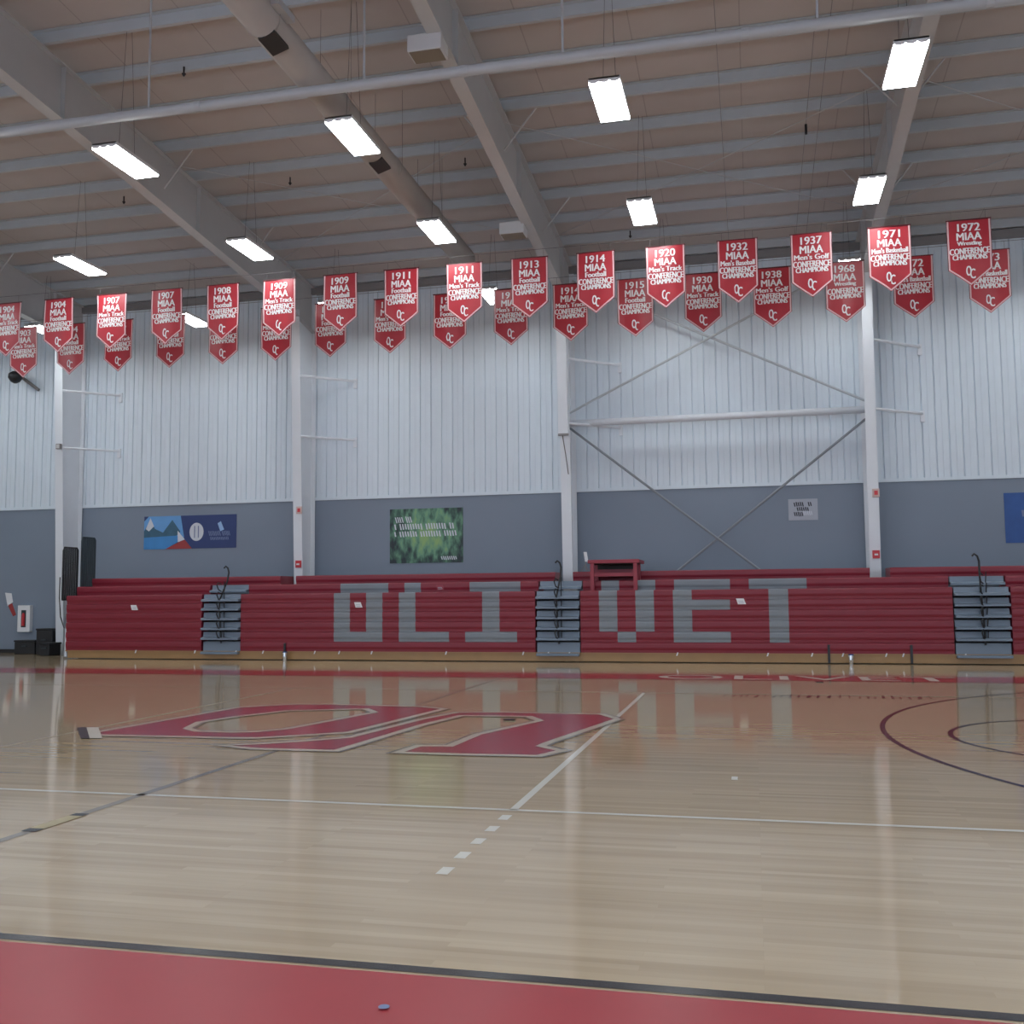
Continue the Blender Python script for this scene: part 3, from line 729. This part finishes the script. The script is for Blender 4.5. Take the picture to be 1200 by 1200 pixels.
m.build('emblem_mark', 'dim_blue', e_)
MB().prism_y([q(.80, .74), q(.835, .8), q(.87, .55), q(.83, .5)], yw-.004, yw).build('wedge_print', 'pale_blue', t)
m = MB(); strokes(m, x0+.70*W, x0+.93*W, z0+.36*H, z0+.52*H, yw, 16); strokes(m, x0+.72*W, x0+.92*W, z0+.24*H, z0+.34*H, yw, 14); m.build('lettering', 'dim_blue', t)

t = thing('jungle_poster', (-8.55, yw, 2.45), 'green jungle poster with rows of white lettering on the grey wall', 'poster')
x0, x1, z0, z1 = -9.58, -7.51, 2.46, 3.93; W, H = x1-x0, z1-z0
MB().box(x0, x1, yw, YW-.003, z0, z1).build('panel', 'green', t, origin=(-8.5, yw, 3.2))
m = MB(); strokes(m, x0+.07*W, x0+.30*W, z0+.74*H, z0+.86*H, yw, 8); strokes(m, x0+.06*W, x0+.92*W, z0+.61*H, z0+.73*H, yw, 24, .2); strokes(m, x0+.06*W, x0+.92*W, z0+.48*H, z0+.59*H, yw, 24, .2)
m.build('lettering', 'snow', t)
m = MB(); strokes(m, x0+.7*W, x0+.92*W, z0+.05*H, z0+.12*H, yw, 8); m.build('credit_line', 'snow', t)

t = thing('pale_sign', (1.25, yw, 3.36), 'small pale grey sign with three dark lines of print on the grey wall', 'sign')
x0, x1, z0, z1 = .9, 1.6, 3.36, 3.89; W, H = x1-x0, z1-z0
MB().box(x0, x1, yw, YW-.003, z0, z1).build('panel', 'pale_sign', t)
m = MB(); strokes(m, x0+.18*W, x0+.8*W, z0+.64*H, z0+.86*H, yw, 9, .2, .62); strokes(m, x0+.28*W, x0+.7*W, z0+.42*H, z0+.62*H, yw, 6, .2, .62); strokes(m, x0+.18*W, x0+.5*W, z0+.18*H, z0+.40*H, yw, 5, .2, .62); m.build('lettering', 'ink', t)
m = MB(); strokes(m, x0+.5*W, x0+.82*W, z0+.22*H, z0+.42*H, yw, 5, .2); m.build('pale_lettering', 'snow', t)

t = thing('blue_poster', (7.3, yw, 2.7), 'royal blue poster with pale lettering at the right end of the grey wall', 'poster')
x0, x1, z0, z1 = 5.84, 8.7, 2.7, 3.89; W, H = x1-x0, z1-z0
MB().box(x0, x1, yw, YW-.003, z0, z1).build('panel', 'royal', t)
m = MB(); strokes(m, x0+.13*W, x0+.8*W, z0+.5*H, z0+.66*H, yw, 18, .1); m.build('lettering', 'dim_blue', t)

t = thing('extinguisher_cabinet', (-20.95, YW, .62), 'white wall cabinet holding a red extinguisher left of the bleacher', 'fire extinguisher cabinet')
MB().box(-21.16, -20.74, YW-.14, YW, .62, 1.4).build('cabinet', 'white_paper', t, bevel=.01)
MB().box(-21.03, -20.87, YW-.146, YW-.14, .76, 1.26).build('pane', 'slate_mesh', t)
MB().tube([(-20.95, YW-.15, .8), (-20.95, YW-.15, 1.12), (-20.95, YW-.15, 1.18)], [.05, .05, .02], 10).build('extinguisher', 'alarm_red', t)
t = thing('wall_flyer', (-21.58, YW, 1.1), 'slanted white and red paper flyer at the left edge of the grey wall', 'flyer')
MB().prism_y([(-21.72, 1.78), (-21.5, 1.76), (-21.44, 1.5), (-21.62, 1.38)], YW-.012, YW).build('sheet', 'white_paper', t)
MB().prism_y([(-21.62, 1.42), (-21.47, 1.46), (-21.32, 1.12), (-21.42, 1.08)], YW-.012, YW).build('red_tail', 'print_red', t)

for lab, xa, xb, ya, z in (('low black case on the floor, leftmost of three by the bleacher end', -20.78, -20.1, 25.3, .40), ('tall black bin standing on the floor beside the bleacher end', -19.98, -19.45, 25.2, .74), ('small black case between the tall bin and the bleacher', -19.38, -19.08, 24.6, .36)):
    isbin = lab.startswith('tall'); nm = 'black_bin' if isbin else 'black_case'
    t = thing(nm, ((xa+xb)/2, ya+.1, 0), lab, 'bin' if isbin else 'case', 'black boxes left of the bleacher')
    MB().box(xa, xb, ya, ya+.5, 0, z-.05).build('body', 'base_black', t, bevel=.02)
    MB().box(xa-.015, xb+.015, ya-.015, ya+.515, z-.05, z).build('lid', 'black_steel', t, bevel=.012)
    MB().box((xa+xb)/2-.08, (xa+xb)/2+.08, ya-.03, ya-.0, z*.55, z*.55+.03).build('handle', 'slate_mesh', t)

for X, y, s_ in ((FR[1], 25.16, 'left'), (FR[3], 25.16, 'right')):
    lab = 'on the column left of the green poster' if s_ == 'left' else 'on the column right of the small pale sign'
    t = thing('fire_alarm_horn', (X+.06, y-.03, 3.9), 'pale red fire alarm horn %s' % lab, 'fire alarm', 'fire alarms')
    MB().box(X-.02, X+.14, y-.09, y-.05, 3.8, 4.0).build('body', 'alarm_pale', t, bevel=.008)
    MB().box(X+.02, X+.1, y-.1, y-.09, 3.85, 3.95).build('strobe', 'alarm_red', t)
    t = thing('fire_alarm_pull', (X+.03, y-.0, 2.45), 'red fire alarm pull box %s' % lab, 'fire alarm', 'fire alarm pull boxes')
    MB().box(X-.06, X+.1, y-.03, y+.02, 2.36, 2.55).build('body', 'alarm_red', t, bevel=.008)
    MB().box(X-.02, X+.06, y-.042, y-.03, 2.43, 2.47).build('pull_bar', 'white_paper', t)
t = thing('boxed_conduit', (FR[2], 24.9, 7.3), 'white boxed casing on the upper middle column with a cord hanging from its foot', 'casing')
MB().hexa([(FR[2]-.15, 24.93, 5.62), (FR[2]+.1, 24.93, 5.62), (FR[2]+.1, 25.0, 5.62), (FR[2]-.15, 25.0, 5.62), (FR[2]-.15, 24.76, 9.0), (FR[2]+.1, 24.76, 9.0), (FR[2]+.1, 24.83, 9.0), (FR[2]-.15, 24.83, 9.0)]).build('casing', 'steel_white', t)
MB().box(FR[2]-.155, FR[2]+.105, 24.92, 25.0, 5.58, 5.63).build('end_cap', 'conduit', t)
MB().tube([(FR[2]-.05, 24.96, 5.6), (FR[2]+.02, 25.0, 5.1), (FR[2]+.08, 25.02, 4.6)], .012, 6).build('cord', 'wire', t)
t = thing('wall_camera', (-21.3, YW-.2, 8.1), 'black dome camera on a grey arm high on the white wall at the left edge', 'camera')
MB().tube([(-21.25, YW-.45, 8.35), (-21.25, YW-.45, 8.28), (-21.25, YW-.45, 8.16), (-21.25, YW-.45, 8.05), (-21.25, YW-.45, 8.0)], [.1, .19, .2, .13, .04], 14).build('dome', 'black_steel', t, smooth=True)
MB().tube([(-21.25, YW-.45, 8.3), (-21.25, YW-.05, 8.2), (-20.75, YW-.05, 7.85)], .05, 8).build('arm', 'conduit', t)
t = thing('conduit_box', (FR[0]+.0, 24.95, 6.0), 'small grey junction box on the far left white column', 'junction box')
MB().box(FR[0]-.02, FR[0]+.12, 24.9, 24.99, 5.85, 6.0).build('body', 'conduit', t, bevel=.006)
MB().box(FR[0]+.0, FR[0]+.1, 24.895, 24.9, 5.87, 5.98).build('cover', 'steel_grey', t)

# ------------------------------------------------------------------ light, camera, view
w = bpy.data.worlds.new('daylight'); S.world = w; w.use_nodes = True
bg = w.node_tree.nodes['Background']; bg.inputs['Color'].default_value = (0.68, 0.81, 1.0, 1); bg.inputs['Strength'].default_value = 4.0

cam = bpy.data.cameras.new('camera'); co = bpy.data.objects.new('camera', cam); COL.objects.link(co); S.camera = co
yaw, pitch, roll, F, hc = 0.2327352, 0.0838600, -0.0083473, 1186.83, 1.5228
fwd = Vector((-math.sin(yaw)*math.cos(pitch), math.cos(yaw)*math.cos(pitch), math.sin(pitch)))
rt = Vector((math.cos(yaw), math.sin(yaw), 0)); up = rt.cross(fwd)
r2 = rt*math.cos(roll)+up*math.sin(roll); u2 = -rt*math.sin(roll)+up*math.cos(roll)
from mathutils import Matrix
mt = Matrix((r2, u2, -fwd)).transposed().to_4x4(); mt.translation = (0, 0, hc)
co.matrix_world = mt
cam.sensor_width = 36; cam.sensor_fit = 'HORIZONTAL'; cam.lens = 36*F/1200
cam.clip_start = .05; cam.clip_end = 200
S.view_settings.view_transform = 'Standard'; S.view_settings.look = 'None'; S.view_settings.gamma = 1
S.view_settings.use_curve_mapping = False
S.view_settings.exposure = -0.13
